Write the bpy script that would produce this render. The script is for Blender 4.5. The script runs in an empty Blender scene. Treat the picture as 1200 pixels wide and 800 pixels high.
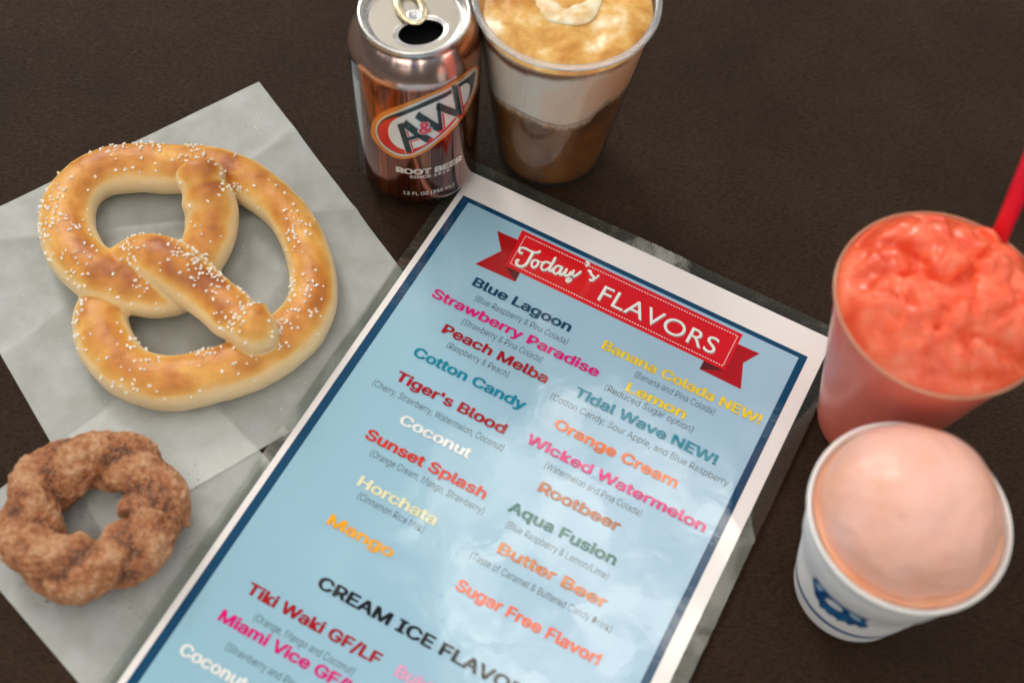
import bpy, bmesh, math, random
import numpy as np
from mathutils import Vector, Matrix, noise
from mathutils.geometry import tessellate_polygon
random.seed(7); rng = np.random.default_rng(7)
SC = bpy.context.scene
COL = SC.collection
MM = 0.001
# ------------------------------------------------------------------ camera
F_PX, CAM_H, PITCH, ROLL = 1532.3, 588.8, 0.519, 0.097      # photo is 1200 x 800, lengths in mm
cam_rot = Matrix.Rotation(PITCH, 3, 'X') @ Matrix.Rotation(ROLL, 3, 'Z')
cd = bpy.data.cameras.new('camera'); cam = bpy.data.objects.new('camera', cd); COL.objects.link(cam)
cam.matrix_world = Matrix.Translation((0, 0, CAM_H*MM)) @ cam_rot.to_4x4()
cd.sensor_width = 36; cd.lens = F_PX/1200*36; cd.clip_start = 0.01; cd.clip_end = 100
cd.dof.use_dof = True; cd.dof.focus_distance = 0.700; cd.dof.aperture_fstop = 4.6
SC.camera = cam
# ------------------------------------------------------------------ light
SUN_DIR = Vector((-0.42, 0.66, 0.62)).normalized()
sun_el = math.asin(SUN_DIR.z); sun_az = math.atan2(SUN_DIR.x, SUN_DIR.y)
w = bpy.data.worlds.new('World'); SC.world = w; w.use_nodes = True
nt = w.node_tree; nt.nodes.clear()
out = nt.nodes.new('ShaderNodeOutputWorld'); bg = nt.nodes.new('ShaderNodeBackground')
sky = nt.nodes.new('ShaderNodeTexSky'); sky.sky_type = 'NISHITA'; sky.sun_disc = False
sky.sun_elevation = sun_el; sky.sun_rotation = sun_az; sky.air_density = 1.0; sky.dust_density = 2.0
tc = nt.nodes.new('ShaderNodeTexCoord'); mp = nt.nodes.new('ShaderNodeMapping')
mp.inputs['Location'].default_value = (-1.655, 2.64, 1.14)
nz = nt.nodes.new('ShaderNodeTexNoise'); nz.inputs['Scale'].default_value = 4.6; nz.inputs['Detail'].default_value = 10; nz.inputs['Roughness'].default_value = .60
nz.inputs['Distortion'].default_value = .35
rp = nt.nodes.new('ShaderNodeValToRGB'); rp.color_ramp.elements[0].position = .50; rp.color_ramp.elements[1].position = .61
mx = nt.nodes.new('ShaderNodeMix'); mx.data_type = 'RGBA'
mx.inputs[7].default_value = (142.0, 133.0, 117.0, 1)
L = nt.links.new
L(tc.outputs['Generated'], mp.inputs[0]); L(mp.outputs[0], nz.inputs['Vector']); L(nz.outputs['Fac'], rp.inputs[0])
nz2 = nt.nodes.new('ShaderNodeTexNoise'); nz2.inputs['Scale'].default_value = 24; nz2.inputs['Detail'].default_value = 6; nz2.inputs['Roughness'].default_value = .6; nz2.inputs['Distortion'].default_value = .15
rp2 = nt.nodes.new('ShaderNodeMapRange'); rp2.inputs[1].default_value = .40; rp2.inputs[2].default_value = .58; rp2.inputs[3].default_value = .22; rp2.inputs[4].default_value = 1.1
cm = nt.nodes.new('ShaderNodeMath'); cm.operation = 'MULTIPLY'
L(mp.outputs[0], nz2.inputs['Vector']); L(nz2.outputs['Fac'], rp2.inputs[0]); L(rp.outputs[0], cm.inputs[0]); L(rp2.outputs[0], cm.inputs[1])
L(cm.outputs[0], mx.inputs[0]); L(sky.outputs[0], mx.inputs[6]); L(bg.outputs[0], out.inputs[0])
# dark surroundings (trees, walls) all round, low above the horizon
sx_ = nt.nodes.new('ShaderNodeSeparateXYZ'); L(tc.outputs['Generated'], sx_.inputs[0])
mr_ = nt.nodes.new('ShaderNodeMapRange'); mr_.inputs[1].default_value = .06; mr_.inputs[2].default_value = .18; L(sx_.outputs['Z'], mr_.inputs[0])
mx2 = nt.nodes.new('ShaderNodeMix'); mx2.data_type = 'RGBA'; mx2.inputs[6].default_value = (.9, .8, .55, 1)
L(mr_.outputs[0], mx2.inputs[0]); L(mx.outputs[2], mx2.inputs[7]); L(mx2.outputs[2], bg.inputs[0])
bg.inputs[1].default_value = 0.05
sd = bpy.data.lights.new('sun', 'SUN'); sd.energy = 1.5; sd.angle = math.radians(16); sd.color = (1, .96, .88)
sun = bpy.data.objects.new('sun', sd); COL.objects.link(sun)
sun.rotation_euler = SUN_DIR.to_track_quat('Z', 'Y').to_euler(); sun.location = SUN_DIR*2
vs = SC.view_settings; vs.view_transform = 'Standard'; vs.look = 'None'; vs.gamma = 1; vs.use_curve_mapping = False
vs.exposure = -0.34
SC.cycles.use_denoising = True
SC.cycles.max_bounces = 10; SC.cycles.transparent_max_bounces = 12
# ------------------------------------------------------------------ helpers
CAMP = Vector((0, 0, CAM_H))
def ray(px, py):
    return (cam_rot @ Vector(((px-600)/F_PX, -(py-400)/F_PX, -1))).normalized()
def at(px, py, z=0.0):
    "where the sight line of a photo point meets the level z (mm)"
    d = ray(px, py); t = (z-CAM_H)/d.z
    return CAMP + d*t
def on_cone(px, py, cx, cy, r0, k):
    "sight line against the round wall r = r0 + k z; returns (angle from -Y, z, t)"
    d = ray(px, py); o = CAMP-Vector((cx, cy, 0))
    R0 = r0+k*o.z
    a = d.x**2+d.y**2-(k*d.z)**2; b = 2*(o.x*d.x+o.y*d.y-R0*k*d.z); c = o.x**2+o.y**2-R0**2
    disc = max(b*b-4*a*c, 0); ts = [(-b-math.sqrt(disc))/(2*a), (-b+math.sqrt(disc))/(2*a)]
    ts = [t for t in ts if t > 0 and R0+k*d.z*t > 0]
    t = min(ts); p = o+d*t
    return math.atan2(p.x, -p.y), p.z
def tag(o, label=None, cat=None, group=None, kind=None):
    for k, v in (('label', label), ('category', cat), ('group', group), ('kind', kind)):
        if v: o[k] = v
    return o
def thing(name, label, cat, loc, rz=0, group=None):
    o = bpy.data.objects.new(name, None); COL.objects.link(o)
    o.empty_display_size = .02
    o.location = Vector(loc)*MM; o.rotation_euler.z = rz
    return tag(o, label, cat, group)
def mk(name, verts, faces, mat, parent=None, smooth=False, label=None, loc=None, uvfree=True):
    me = bpy.data.meshes.new(name)
    v = np.asarray([tuple(p) for p in verts], float)*MM
    me.from_pydata(v.tolist(), [], [tuple(f) for f in faces])
    if smooth: me.polygons.foreach_set('use_smooth', [True]*len(me.polygons))
    me.materials.append(mat); me.update()
    o = bpy.data.objects.new(name, me); COL.objects.link(o); o.parent = parent
    if loc is not None: o.location = Vector(loc)*MM
    if label: o['label'] = label
    return o
def lathe(profile, n=96, close=False):
    "profile of (r, z) -> verts, faces, normals outwards when the profile runs upwards"
    V, Fc = [], []
    for r, z in profile:
        for i in range(n):
            a = 2*math.pi*i/n; V.append((r*math.cos(a), r*math.sin(a), z))
    m = len(profile)
    for j in range(m-1 if not close else m):
        j2 = (j+1) % m
        for i in range(n):
            i2 = (i+1) % n
            Fc.append((j*n+i, j*n+i2, j2*n+i2, j2*n+i))
    return V, Fc
def cap(V, Fc, n, ring, z, flip=False):
    c = len(V); V.append((0, 0, z))
    for i in range(n):
        a, b = ring*n+i, ring*n+(i+1) % n
        Fc.append((a, b, c) if not flip else (b, a, c))
def poly2d(loops, z):
    "flat filled outline with holes"
    lp = [[Vector((x, y, 0)) for x, y in l] for l in loops]
    tris = tessellate_polygon(lp)
    V = [(x, y, z) for l in loops for x, y in l]
    out_f = []
    for t in tris:
        a, b, c = [Vector(V[i]) for i in t]
        if (b-a).cross(c-a).z < 0: t = (t[0], t[2], t[1])
        out_f.append(tuple(t))
    return V, out_f
def catmull(pts, sub=8, closed=False):
    pts = np.asarray(pts, float); n = len(pts); res = []
    rngi = range(n if closed else n-1)
    for i in rngi:
        g = lambda k: pts[k % n] if closed else pts[min(max(k, 0), n-1)]
        p0, p1, p2, p3 = g(i-1), g(i), g(i+1), g(i+2)
        for s in range(sub):
            t = s/sub
            res.append(.5*((2*p1)+(-p0+p2)*t+(2*p0-5*p1+4*p2-p3)*t*t+(-p0+3*p1-3*p2+p3)*t**3))
    if not closed: res.append(pts[-1])
    return np.array(res)
def ribbon2d(pts, wd, z, sub=6):
    "a pen stroke of given width as a flat strip with round ends"
    c = catmull(pts, sub); n = len(c); V, Fc = [], []
    t = np.gradient(c, axis=0); t /= np.linalg.norm(t, axis=1)[:, None]+1e-9
    nn = np.stack([-t[:, 1], t[:, 0]], 1)
    for i in range(n):
        k = min(i, n-1-i); ww = wd*.5*(1 if k > 1 else (.6 if k == 0 else .9))
        a, b = c[i]+nn[i]*ww, c[i]-nn[i]*ww
        V += [(a[0], a[1], z), (b[0], b[1], z)]
        if i: Fc.append((2*i-2, 2*i-1, 2*i+1, 2*i))
    return V, Fc
def stock_font():
    "the interface font that ships with Blender; the built-in one if it is not there"
    import os
    try:
        for d in (bpy.utils.system_resource('DATAFILES', path='fonts'), os.path.join(bpy.utils.resource_path('LOCAL'), 'datafiles', 'fonts')):
            p = os.path.join(d, 'Inter.woff2')
            if d and os.path.exists(p): return bpy.data.fonts.load(p)
    except Exception: pass
    return None
FONT = stock_font()
def text2d(body, size, bold=0.0, res=3, shear=0.0, spacing=1.0, font=True):
    cu = bpy.data.curves.new('t', 'FONT'); cu.body = body; cu.size = size
    if FONT and font: cu.font = FONT
    cu.resolution_u = res; cu.fill_mode = 'FRONT'; cu.shear = shear; cu.space_character = spacing
    ob = bpy.data.objects.new('t', cu); COL.objects.link(ob)
    dg = bpy.context.evaluated_depsgraph_get(); e = ob.evaluated_get(dg); me = e.to_mesh()
    V = [(v.co.x, v.co.y, 0) for v in me.vertices]; Fc = [tuple(p.vertices) for p in me.polygons]
    # outlines of a glyph may overlap: every triangle gets its own tiny height so that no two lie in one plane
    tr = []
    for f in Fc:
        for i in range(1, len(f)-1): tr.append((f[0], f[i], f[i+1]))
    V2 = []; rr_ = random.Random(3)
    for f in tr:
        h = rr_.uniform(0, .03); V2 += [(V[i][0], V[i][1], h) for i in f]
    V, Fc = V2, [(3*i, 3*i+1, 3*i+2) for i in range(len(tr))]
    if bold:            # heavier strokes: stacked prints, each a hair above the last
        V0, F0, V, Fc = V, Fc, [], []
        for q in range(8):
            a = math.pi*q/4; dx, dy = bold*math.cos(a), bold*math.sin(a); k = len(V)
            V += [(x+dx, y+dy*.7, .04*q+h) for x, y, h in V0]; Fc += [tuple(i+k for i in f) for f in F0]
    e.to_mesh_clear(); bpy.data.objects.remove(ob); bpy.data.curves.remove(cu)
    return np.array(V).reshape(-1, 3), Fc
def fnoise(p, s, seed=0.0, oct=3):
    return noise.fractal(Vector((p[0]/s+seed, p[1]/s-seed, p[2]/s+2*seed)), 1.0, 2.0, oct)
# ------------------------------------------------------------------ materials
def new_mat(name):
    m = bpy.data.materials.new(name); m.use_nodes = True
    nt = m.node_tree; b = nt.nodes['Principled BSDF']
    return m, nt, b
def setp(b, **k):
    for n, v in k.items():
        n = n.replace('_', ' ')
        i = b.inputs[n]
        i.default_value = (*v, 1) if isinstance(v, tuple) and len(v) == 3 and i.type == 'RGBA' else v
def mmco(nt, scale=1.0, sc3=None, rot=0.0):
    "object coordinates in millimetres times scale"
    t = nt.nodes.new('ShaderNodeTexCoord'); mp = nt.nodes.new('ShaderNodeMapping')
    s = 1000*scale; mp.inputs['Scale'].default_value = (s, s, s) if sc3 is None else tuple(s*q for q in sc3)
    mp.inputs['Rotation'].default_value = (0, 0, rot)
    nt.links.new(t.outputs['Object'], mp.inputs[0]); return mp.outputs[0]
def noise_n(nt, co, scale, detail=3, rough=.5, dist=0):
    n = nt.nodes.new('ShaderNodeTexNoise'); n.inputs['Scale'].default_value = scale; n.inputs['Detail'].default_value = detail
    n.inputs['Roughness'].default_value = rough; n.inputs['Distortion'].default_value = dist
    nt.links.new(co, n.inputs['Vector']); return n.outputs['Fac']
def ramp(nt, fac, stops):
    r = nt.nodes.new('ShaderNodeValToRGB'); e = r.color_ramp.elements
    while len(e) < len(stops): e.new(.5)
    for i, (p, c) in enumerate(stops):
        e[i].position = p; e[i].color = (*c, 1) if len(c) == 3 else c
    nt.links.new(fac, r.inputs[0]); return r.outputs[0]
def bump(nt, b, h, dist, strength=1.0, prev=None):
    n = nt.nodes.new('ShaderNodeBump'); n.inputs['Distance'].default_value = dist*MM; n.inputs['Strength'].default_value = strength
    nt.links.new(h, n.inputs['Height'])
    if prev: nt.links.new(prev, n.inputs['Normal'])
    if b: nt.links.new(n.outputs[0], b.inputs['Normal'])
    return n.outputs[0]
def mixc(nt, fac, a, b_, mode='MIX'):
    n = nt.nodes.new('ShaderNodeMix'); n.data_type = 'RGBA'; n.blend_type = mode
    for i, v in ((0, fac), (6, a), (7, b_)):
        if hasattr(v, 'node'): nt.links.new(v, n.inputs[i])
        else: n.inputs[i].default_value = v if i == 0 else (*v, 1)
    return n.outputs[2]
def math_n(nt, op, a, b_=0.0):
    n = nt.nodes.new('ShaderNodeMath'); n.operation = op
    for i, v in ((0, a), (1, b_)):
        if hasattr(v, 'node'): nt.links.new(v, n.inputs[i])
        else: n.inputs[i].default_value = v
    return n.outputs[0]

# dark brown embossed vinyl
m_table, nt, b = new_mat('brown_vinyl')
co = mmco(nt)
big = noise_n(nt, co, .012, 4, .6)
basec = ramp(nt, big, [(.3, (.0185, .0088, .0036)), (.7, (.0310, .0160, .0072))])
co2 = mmco(nt, 1, (.55, 1.25, 1), .25)
g1 = noise_n(nt, co2, .62, 5, .68, .5); g2 = noise_n(nt, co, .09, 3, .5)
nt.links.new(mixc(nt, 1.0, basec, ramp(nt, g1, [(.36, (.45, .45, .45)), (.62, (1.35, 1.35, 1.35))]), 'MULTIPLY'), b.inputs['Base Color'])
n1 = bump(nt, None, g2, 1.2, .5); bump(nt, b, g1, .9, .9, n1)
nt.links.new(ramp(nt, g1, [(.3, (.55, .55, .55)), (.75, (.34, .34, .34))]), b.inputs['Roughness'])
setp(b, Specular_IOR_Level=.12)

def print_mat(name, col, var=None, coat=1.0, rough=.5):
    "ink on paper under a glossy, slightly wavy laminate"
    m, nt, b = new_mat(name)
    setp(b, Base_Color=col, Roughness=rough, Coat_Weight=coat, Coat_Roughness=.012, Coat_IOR=1.62, Specular_IOR_Level=.1)
    if var:
        t = nt.nodes.new('ShaderNodeTexCoord'); s = nt.nodes.new('ShaderNodeSeparateXYZ'); nt.links.new(t.outputs['Object'], s.inputs[0])
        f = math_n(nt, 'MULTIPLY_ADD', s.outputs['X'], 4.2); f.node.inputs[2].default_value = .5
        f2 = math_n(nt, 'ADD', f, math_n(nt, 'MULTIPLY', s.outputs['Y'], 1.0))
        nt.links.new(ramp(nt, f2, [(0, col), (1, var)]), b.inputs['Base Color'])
    gm = nt.nodes.new('ShaderNodeNewGeometry'); mp = nt.nodes.new('ShaderNodeMapping')
    mp.inputs['Scale'].default_value = (1000, 1000, 1000); nt.links.new(gm.outputs['Position'], mp.inputs[0])
    a = noise_n(nt, mp.outputs[0], .022, 2, .4); c = noise_n(nt, mp.outputs[0], .16, 3, .55)
    bn = bump(nt, None, a, .42, 1.0); bn = bump(nt, None, c, .035, 1.0, bn)
    nt.links.new(bn, b.inputs['Coat Normal'])
    return m
INK = {
 'white_paper': (.80, .77, .76), 'navy': (.0, .05, .125), 'magenta': (.66, .004, .19), 'dark_red': (.36, .003, .008),
 'teal': (.0, .22, .33), 'yellow': (.86, .62, .02), 'orange': (.82, .15, .004), 'brown_orange': (.42, .10, .008),
 'dark_teal': (.0, .14, .12), 'gold': (.90, .40, .01), 'cream': (.78, .76, .50), 'white': (.82, .83, .82), 'black': (.006, .008, .012),
 'grey': (.07, .10, .12), 'red_orange': (.62, .03, .006), 'caramel': (.60, .17, .02), 'vermilion': (.80, .09, .008), 'pale_pink': (.80, .38, .58),
 'ribbon_red': (.66, .003, .010), 'ribbon_dark': (.40, .002, .006), 'ribbon_fold': (.10, .008, .008), 'ribbon_shadow': (.30, .20, .19)}
IM = {k: print_mat('ink_'+k, v) for k, v in INK.items()}
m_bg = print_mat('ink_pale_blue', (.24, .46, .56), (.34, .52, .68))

def clear_mat(name, diff, col, ior=1.5, rough=.03, tint=(1, 1, 1), bumpd=0.0, fr_gain=1.0):
    m = bpy.data.materials.new(name); m.use_nodes = True; nt = m.node_tree; nt.nodes.clear()
    o = nt.nodes.new('ShaderNodeOutputMaterial'); tr = nt.nodes.new('ShaderNodeBsdfTransparent'); tr.inputs[0].default_value = (*tint, 1)
    df = nt.nodes.new('ShaderNodeBsdfDiffuse'); df.inputs[0].default_value = (*col, 1)
    gl = nt.nodes.new('ShaderNodeBsdfGlossy'); gl.inputs['Roughness'].default_value = rough
    fr = nt.nodes.new('ShaderNodeFresnel'); fr.inputs[0].default_value = ior
    m1 = nt.nodes.new('ShaderNodeMixShader'); m1.inputs[0].default_value = diff
    m2 = nt.nodes.new('ShaderNodeMixShader')
    nt.links.new(tr.outputs[0], m1.inputs[1]); nt.links.new(df.outputs[0], m1.inputs[2])
    nt.links.new(math_n(nt, 'MULTIPLY', fr.outputs[0], fr_gain), m2.inputs[0])
    nt.links.new(m1.outputs[0], m2.inputs[1]); nt.links.new(gl.outputs[0], m2.inputs[2]); nt.links.new(m2.outputs[0], o.inputs[0])
    if bumpd:
        co = mmco(nt); n = noise_n(nt, co, .06, 3, .5); bn = bump(nt, None, n, bumpd)
        nt.links.new(bn, gl.inputs['Normal']); nt.links.new(bn, fr.inputs['Normal'])
    return m
m_film = clear_mat('laminate_film', .06, (.34, .40, .33), 1.6, .05, (.90, .93, .90), .10)
m_cup = clear_mat('clear_plastic', .015, (.8, .8, .8), 1.45, .03, (.99, .99, .99), .12, .85)
m_cupf = clear_mat('frosty_plastic', .70, (.92, .22, .155), 1.30, .25, (.98, .98, .98), .3)
m_rim = clear_mat('plastic_rim', .26, (.84, .83, .86), 1.5, .12, (.97, .97, .97), 0, 1.0)
m_rimf = clear_mat('coral_glow_rim', .42, (.95, .42, .25), 1.5, .14, (.97, .97, .97), 0, 1.0)  # orange glow of the lip put into its diffuse colour

# wax paper
m_wax = bpy.data.materials.new('wax_paper'); m_wax.use_nodes = True; nt = m_wax.node_tree; b = nt.nodes['Principled BSDF']
co = mmco(nt); f = noise_n(nt, co, .05, 5, .6); f2 = noise_n(nt, co, .5, 4, .6)
nt.links.new(ramp(nt, f, [(.3, (.84, .88, .83)), (.7, (.88, .94, .96))]), b.inputs['Base Color'])
setp(b, Roughness=.38, Specular_IOR_Level=.55)
bump(nt, b, f2, .12, .6, bump(nt, None, noise_n(nt, co, .035, 4, .6), 1.6, .7))
tr = nt.nodes.new('ShaderNodeBsdfTransparent'); mxs = nt.nodes.new('ShaderNodeMixShader')
tf = nt.nodes.new('ShaderNodeMapRange'); tf.inputs[3].default_value = .37; tf.inputs[4].default_value = .46; tf.inputs[1].default_value = .3; tf.inputs[2].default_value = .7
nt.links.new(f, tf.inputs[0]); nt.links.new(tf.outputs[0], mxs.inputs[0])
nt.links.new(tr.outputs[0], mxs.inputs[1]); nt.links.new(b.outputs[0], mxs.inputs[2]); nt.links.new(mxs.outputs[0], nt.nodes['Material Output'].inputs[0])

# baked dough: colour attribute 'bake'
m_dough, nt, b = new_mat('baked_dough')
at_ = nt.nodes.new('ShaderNodeAttribute'); at_.attribute_name = 'bake'
co = mmco(nt); n0 = noise_n(nt, co, .12, 5, .6); n1 = noise_n(nt, co, 1.1, 4, .6)
bk = math_n(nt, 'ADD', at_.outputs['Fac'], math_n(nt, 'MULTIPLY', math_n(nt, 'SUBTRACT', n0, .5), .28))
nt.links.new(ramp(nt, bk, [(.08, (.80, .63, .38)), (.34, (.80, .56, .26)), (.56, (.71, .37, .075)), (.82, (.54, .20, .025)), (1, (.34, .09, .014))]), b.inputs['Base Color'])
setp(b, Roughness=.37, Subsurface_Weight=.25, Subsurface_Radius=(.004, .002, .001), Subsurface_Scale=.6, Specular_IOR_Level=.5)
vz = nt.nodes.new('ShaderNodeTexVoronoi'); vz.feature = 'DISTANCE_TO_EDGE'; vz.inputs['Scale'].default_value = .11
wco = nt.nodes.new('ShaderNodeMix'); wco.data_type = 'VECTOR'; wco.inputs[0].default_value = .12
wn_ = nt.nodes.new('ShaderNodeTexNoise'); wn_.inputs['Scale'].default_value = .2; nt.links.new(co, wn_.inputs['Vector'])
vs_ = nt.nodes.new('ShaderNodeVectorMath'); vs_.operation = 'MULTIPLY_ADD'; vs_.inputs[1].default_value = (9, 9, 9)
nt.links.new(wn_.outputs['Color'], vs_.inputs[0]); nt.links.new(co, vs_.inputs[2]); nt.links.new(vs_.outputs[0], vz.inputs['Vector'])
crk = ramp(nt, vz.outputs['Distance'], [(0, (0, 0, 0)), (.035, (1, 1, 1))])
crk = mixc(nt, ramp(nt, noise_n(nt, co, .07, 2, .5), [(.52, (0, 0, 0)), (.62, (1, 1, 1))]), (1, 1, 1), crk)
bump(nt, b, n1, .3, .6, bump(nt, None, crk, .35, .55, bump(nt, None, n0, 1.4, .45)))
m_salt, nt, b = new_mat('salt'); setp(b, Base_Color=(.86, .83, .76), Roughness=.4, Subsurface_Weight=.3, Subsurface_Radius=(.001, .001, .001), Subsurface_Scale=1.0)

# cinnamon sugar
m_cin, nt, b = new_mat('cinnamon_sugar')
at_ = nt.nodes.new('ShaderNodeAttribute'); at_.attribute_name = 'bake'
co = mmco(nt); n0 = noise_n(nt, co, .16, 6, .65); n1 = noise_n(nt, co, 1.6, 4, .7); n2 = noise_n(nt, co, .45, 3, .6)
v = math_n(nt, 'ADD', math_n(nt, 'MULTIPLY', at_.outputs['Fac'], .6), math_n(nt, 'MULTIPLY', n0, .42))
c1 = ramp(nt, v, [(.24, (.10, .024, .006)), (.44, (.31, .090, .022)), (.62, (.40, .16, .058)), (.85, (.54, .30, .16))])
c2 = mixc(nt, ramp(nt, n1, [(.50, (0, 0, 0)), (.68, (1, 1, 1))]), c1, (.66, .43, .29))
c3 = mixc(nt, ramp(nt, n2, [(.56, (0, 0, 0)), (.70, (.7, .7, .7))]), c2, (.30, .085, .02))
nt.links.new(c3, b.inputs['Base Color']); setp(b, Roughness=.62, Specular_IOR_Level=.4)
bump(nt, b, n1, .55, .9, bump(nt, None, n2, 1.0, .6))

def metal(name, col, rough, aniso=0):
    m, nt, b = new_mat(name); setp(b, Base_Color=col, Metallic=1.0, Roughness=rough)
    co = mmco(nt); n = noise_n(nt, co, .25, 4, .6)
    r = nt.nodes.new('ShaderNodeMapRange'); r.inputs[3].default_value = rough*.75; r.inputs[4].default_value = rough*1.35
    nt.links.new(n, r.inputs[0]); nt.links.new(r.outputs[0], b.inputs['Roughness'])
    bump(nt, b, n, .25, .25)
    return m
m_alu = metal('aluminium', (.70, .69, .68), .24)
m_lid = metal('can_end_metal', (.42, .395, .35), .42)
m_tab = metal('tab_metal', (.88, .76, .50), .25)
m_dark, nt, b = new_mat('can_inside_shade'); setp(b, Base_Color=(.004, .004, .005), Roughness=.5)
m_red_straw, nt, b = new_mat('red_straw'); setp(b, Base_Color=(.90, .008, .045), Roughness=.3, Subsurface_Weight=.2, Subsurface_Radius=(.003, .0005, .0005), Subsurface_Scale=1.0)
# can art: wooden planks in printed metal
m_can, nt, b = new_mat('printed_can')
t = nt.nodes.new('ShaderNodeTexCoord'); s = nt.nodes.new('ShaderNodeSeparateXYZ'); nt.links.new(t.outputs['Object'], s.inputs[0])
ang = math_n(nt, 'ARCTAN2', s.outputs['X'], math_n(nt, 'MULTIPLY', s.outputs['Y'], -1.0))      # 0 = facing -Y
z = math_n(nt, 'MULTIPLY', s.outputs['Z'], 1000.0)
pl = math_n(nt, 'MULTIPLY', ang, 5.6)
cmb = nt.nodes.new('ShaderNodeCombineXYZ'); nt.links.new(math_n(nt, 'FLOOR', pl), cmb.inputs[0])
wn = nt.nodes.new('ShaderNodeTexWhiteNoise'); wn.noise_dimensions = '3D'; nt.links.new(cmb.outputs[0], wn.inputs['Vector'])
cg = nt.nodes.new('ShaderNodeCombineXYZ'); nt.links.new(math_n(nt, 'MULTIPLY', ang, 38.0), cg.inputs[0]); nt.links.new(math_n(nt, 'MULTIPLY', z, .035), cg.inputs[1])
grain = noise_n(nt, cg.outputs[0], 1.0, 6, .65, .6)
wood = ramp(nt, math_n(nt, 'ADD', math_n(nt, 'MULTIPLY', wn.outputs['Value'], .42), math_n(nt, 'MULTIPLY', grain, .62)),
            [(.2, (.045, .010, .006)), (.42, (.20, .040, .018)), (.62, (.42, .10, .035)), (.85, (.68, .23, .08))])
fr = math_n(nt, 'FRACT', pl)
seam = math_n(nt, 'LESS_THAN', math_n(nt, 'ABSOLUTE', math_n(nt, 'SUBTRACT', fr, .5)), .455)
wood = mixc(nt, seam, (.03, .008, .006), wood)
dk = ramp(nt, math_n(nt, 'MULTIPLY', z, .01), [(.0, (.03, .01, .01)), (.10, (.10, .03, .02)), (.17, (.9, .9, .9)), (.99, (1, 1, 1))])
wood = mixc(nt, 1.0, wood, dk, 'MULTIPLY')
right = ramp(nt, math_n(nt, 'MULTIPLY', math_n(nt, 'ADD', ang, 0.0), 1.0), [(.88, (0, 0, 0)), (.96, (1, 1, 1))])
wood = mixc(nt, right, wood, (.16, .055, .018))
lf = math_n(nt, 'LESS_THAN', ang, -.86)
side = ramp(nt, math_n(nt, 'MULTIPLY_ADD', ang, -1.0), [(.0, (.3, .3, .3)), (.90, (.36, .40, .43)), (1.0, (.40, .45, .48))])
pn = math_n(nt, 'LESS_THAN', ang, -1.16)
side = mixc(nt, pn, (.34, .38, .42), (.012, .018, .035))
tl = math_n(nt, 'GREATER_THAN', z, 92.0); side = mixc(nt, tl, side, (.01, .03, .07))
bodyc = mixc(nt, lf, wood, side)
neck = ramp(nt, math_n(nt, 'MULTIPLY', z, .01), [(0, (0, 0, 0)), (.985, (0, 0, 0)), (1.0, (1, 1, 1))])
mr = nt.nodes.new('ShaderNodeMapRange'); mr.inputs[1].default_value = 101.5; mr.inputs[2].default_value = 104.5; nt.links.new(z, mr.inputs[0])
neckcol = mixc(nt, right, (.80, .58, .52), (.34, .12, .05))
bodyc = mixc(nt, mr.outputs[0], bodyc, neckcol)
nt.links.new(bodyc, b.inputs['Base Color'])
setp(b, Metallic=.9, Roughness=.15, Coat_Weight=.6, Coat_Roughness=.06)
def can_ink(name, col, met=.5, rough=.3):
    m, nt, b = new_mat('can_ink_'+name); setp(b, Base_Color=col, Metallic=met, Roughness=rough, Coat_Weight=.5, Coat_Roughness=.06); return m
CI = {'orange': can_ink('orange', (.85, .28, .03), .6), 'silver': can_ink('silver', (.78, .74, .68), .6), 'black': can_ink('black', (.012, .022, .024), .3),
      'red': can_ink('red', (.75, .012, .008), .3), 'white': can_ink('white', (.76, .74, .70), .15), 'pink': can_ink('pink', (.75, .05, .10), .2), 'text': can_ink('text', (.80, .70, .64), .3),
      'bluegrey': can_ink('bluegrey', (.25, .27, .45), .5)}
# drinks
def cream_mat(name, stops, scale, sss, rough=.4, rad=(.006, .003, .002), bs=.4, dist=.3):
    m, nt, b = new_mat(name); co = mmco(nt); f = noise_n(nt, co, scale, 4, .55, dist)
    nt.links.new(ramp(nt, f, stops), b.inputs['Base Color'])
    setp(b, Roughness=rough, Subsurface_Weight=sss, Subsurface_Radius=rad, Subsurface_Scale=1.0)
    n2 = noise_n(nt, co, .35, 4, .6); bump(nt, b, n2, bs, .5)
    return m
m_slush = cream_mat('coral_slush', [(.3, (.72, .070, .028)), (.5, (.86, .14, .06)), (.7, (.90, .25, .14))], .06, .4, .22, (.006, .0018, .0008), .35)
m_slushw = cream_mat('coral_slush_wall', [(.3, (.84, .16, .10)), (.7, (.88, .22, .15))], .02, .3, .5, (.008, .0025, .001), .1)
m_ice = cream_mat('pink_cream_ice', [(.3, (.78, .41, .28)), (.7, (.80, .49, .44))], .03, .4, .33, (.007, .004, .003), .8)
m_melt = cream_mat('melted_cream_ice_glow', [(.3, (.84, .34, .18)), (.7, (.86, .44, .29))], .05, .5, .3, (.007, .003, .002), .2)  # orange of light passing through the cream, painted into the melt colour
m_foamcup, nt, b = new_mat('foam_cup'); co = mmco(nt); vo = nt.nodes.new('ShaderNodeTexVoronoi'); vo.inputs['Scale'].default_value = .55; nt.links.new(co, vo.inputs['Vector'])
setp(b, Base_Color=(.84, .84, .85), Roughness=.5, Subsurface_Weight=.3, Subsurface_Radius=(.004, .003, .002), Subsurface_Scale=1.0); bump(nt, b, vo.outputs['Distance'], .12, .5)
m_cupblue, nt, b = new_mat('blue_cup_print'); co = mmco(nt)
nt.links.new(ramp(nt, noise_n(nt, co, .25, 3, .5), [(.35, (.003, .025, .12)), (.55, (.0, .09, .28)), (.75, (.01, .24, .42))]), b.inputs['Base Color']); setp(b, Roughness=.4)
m_cupblue2, nt, b = new_mat('blue_cup_stripe'); setp(b, Base_Color=(.006, .085, .27), Roughness=.4)
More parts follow.
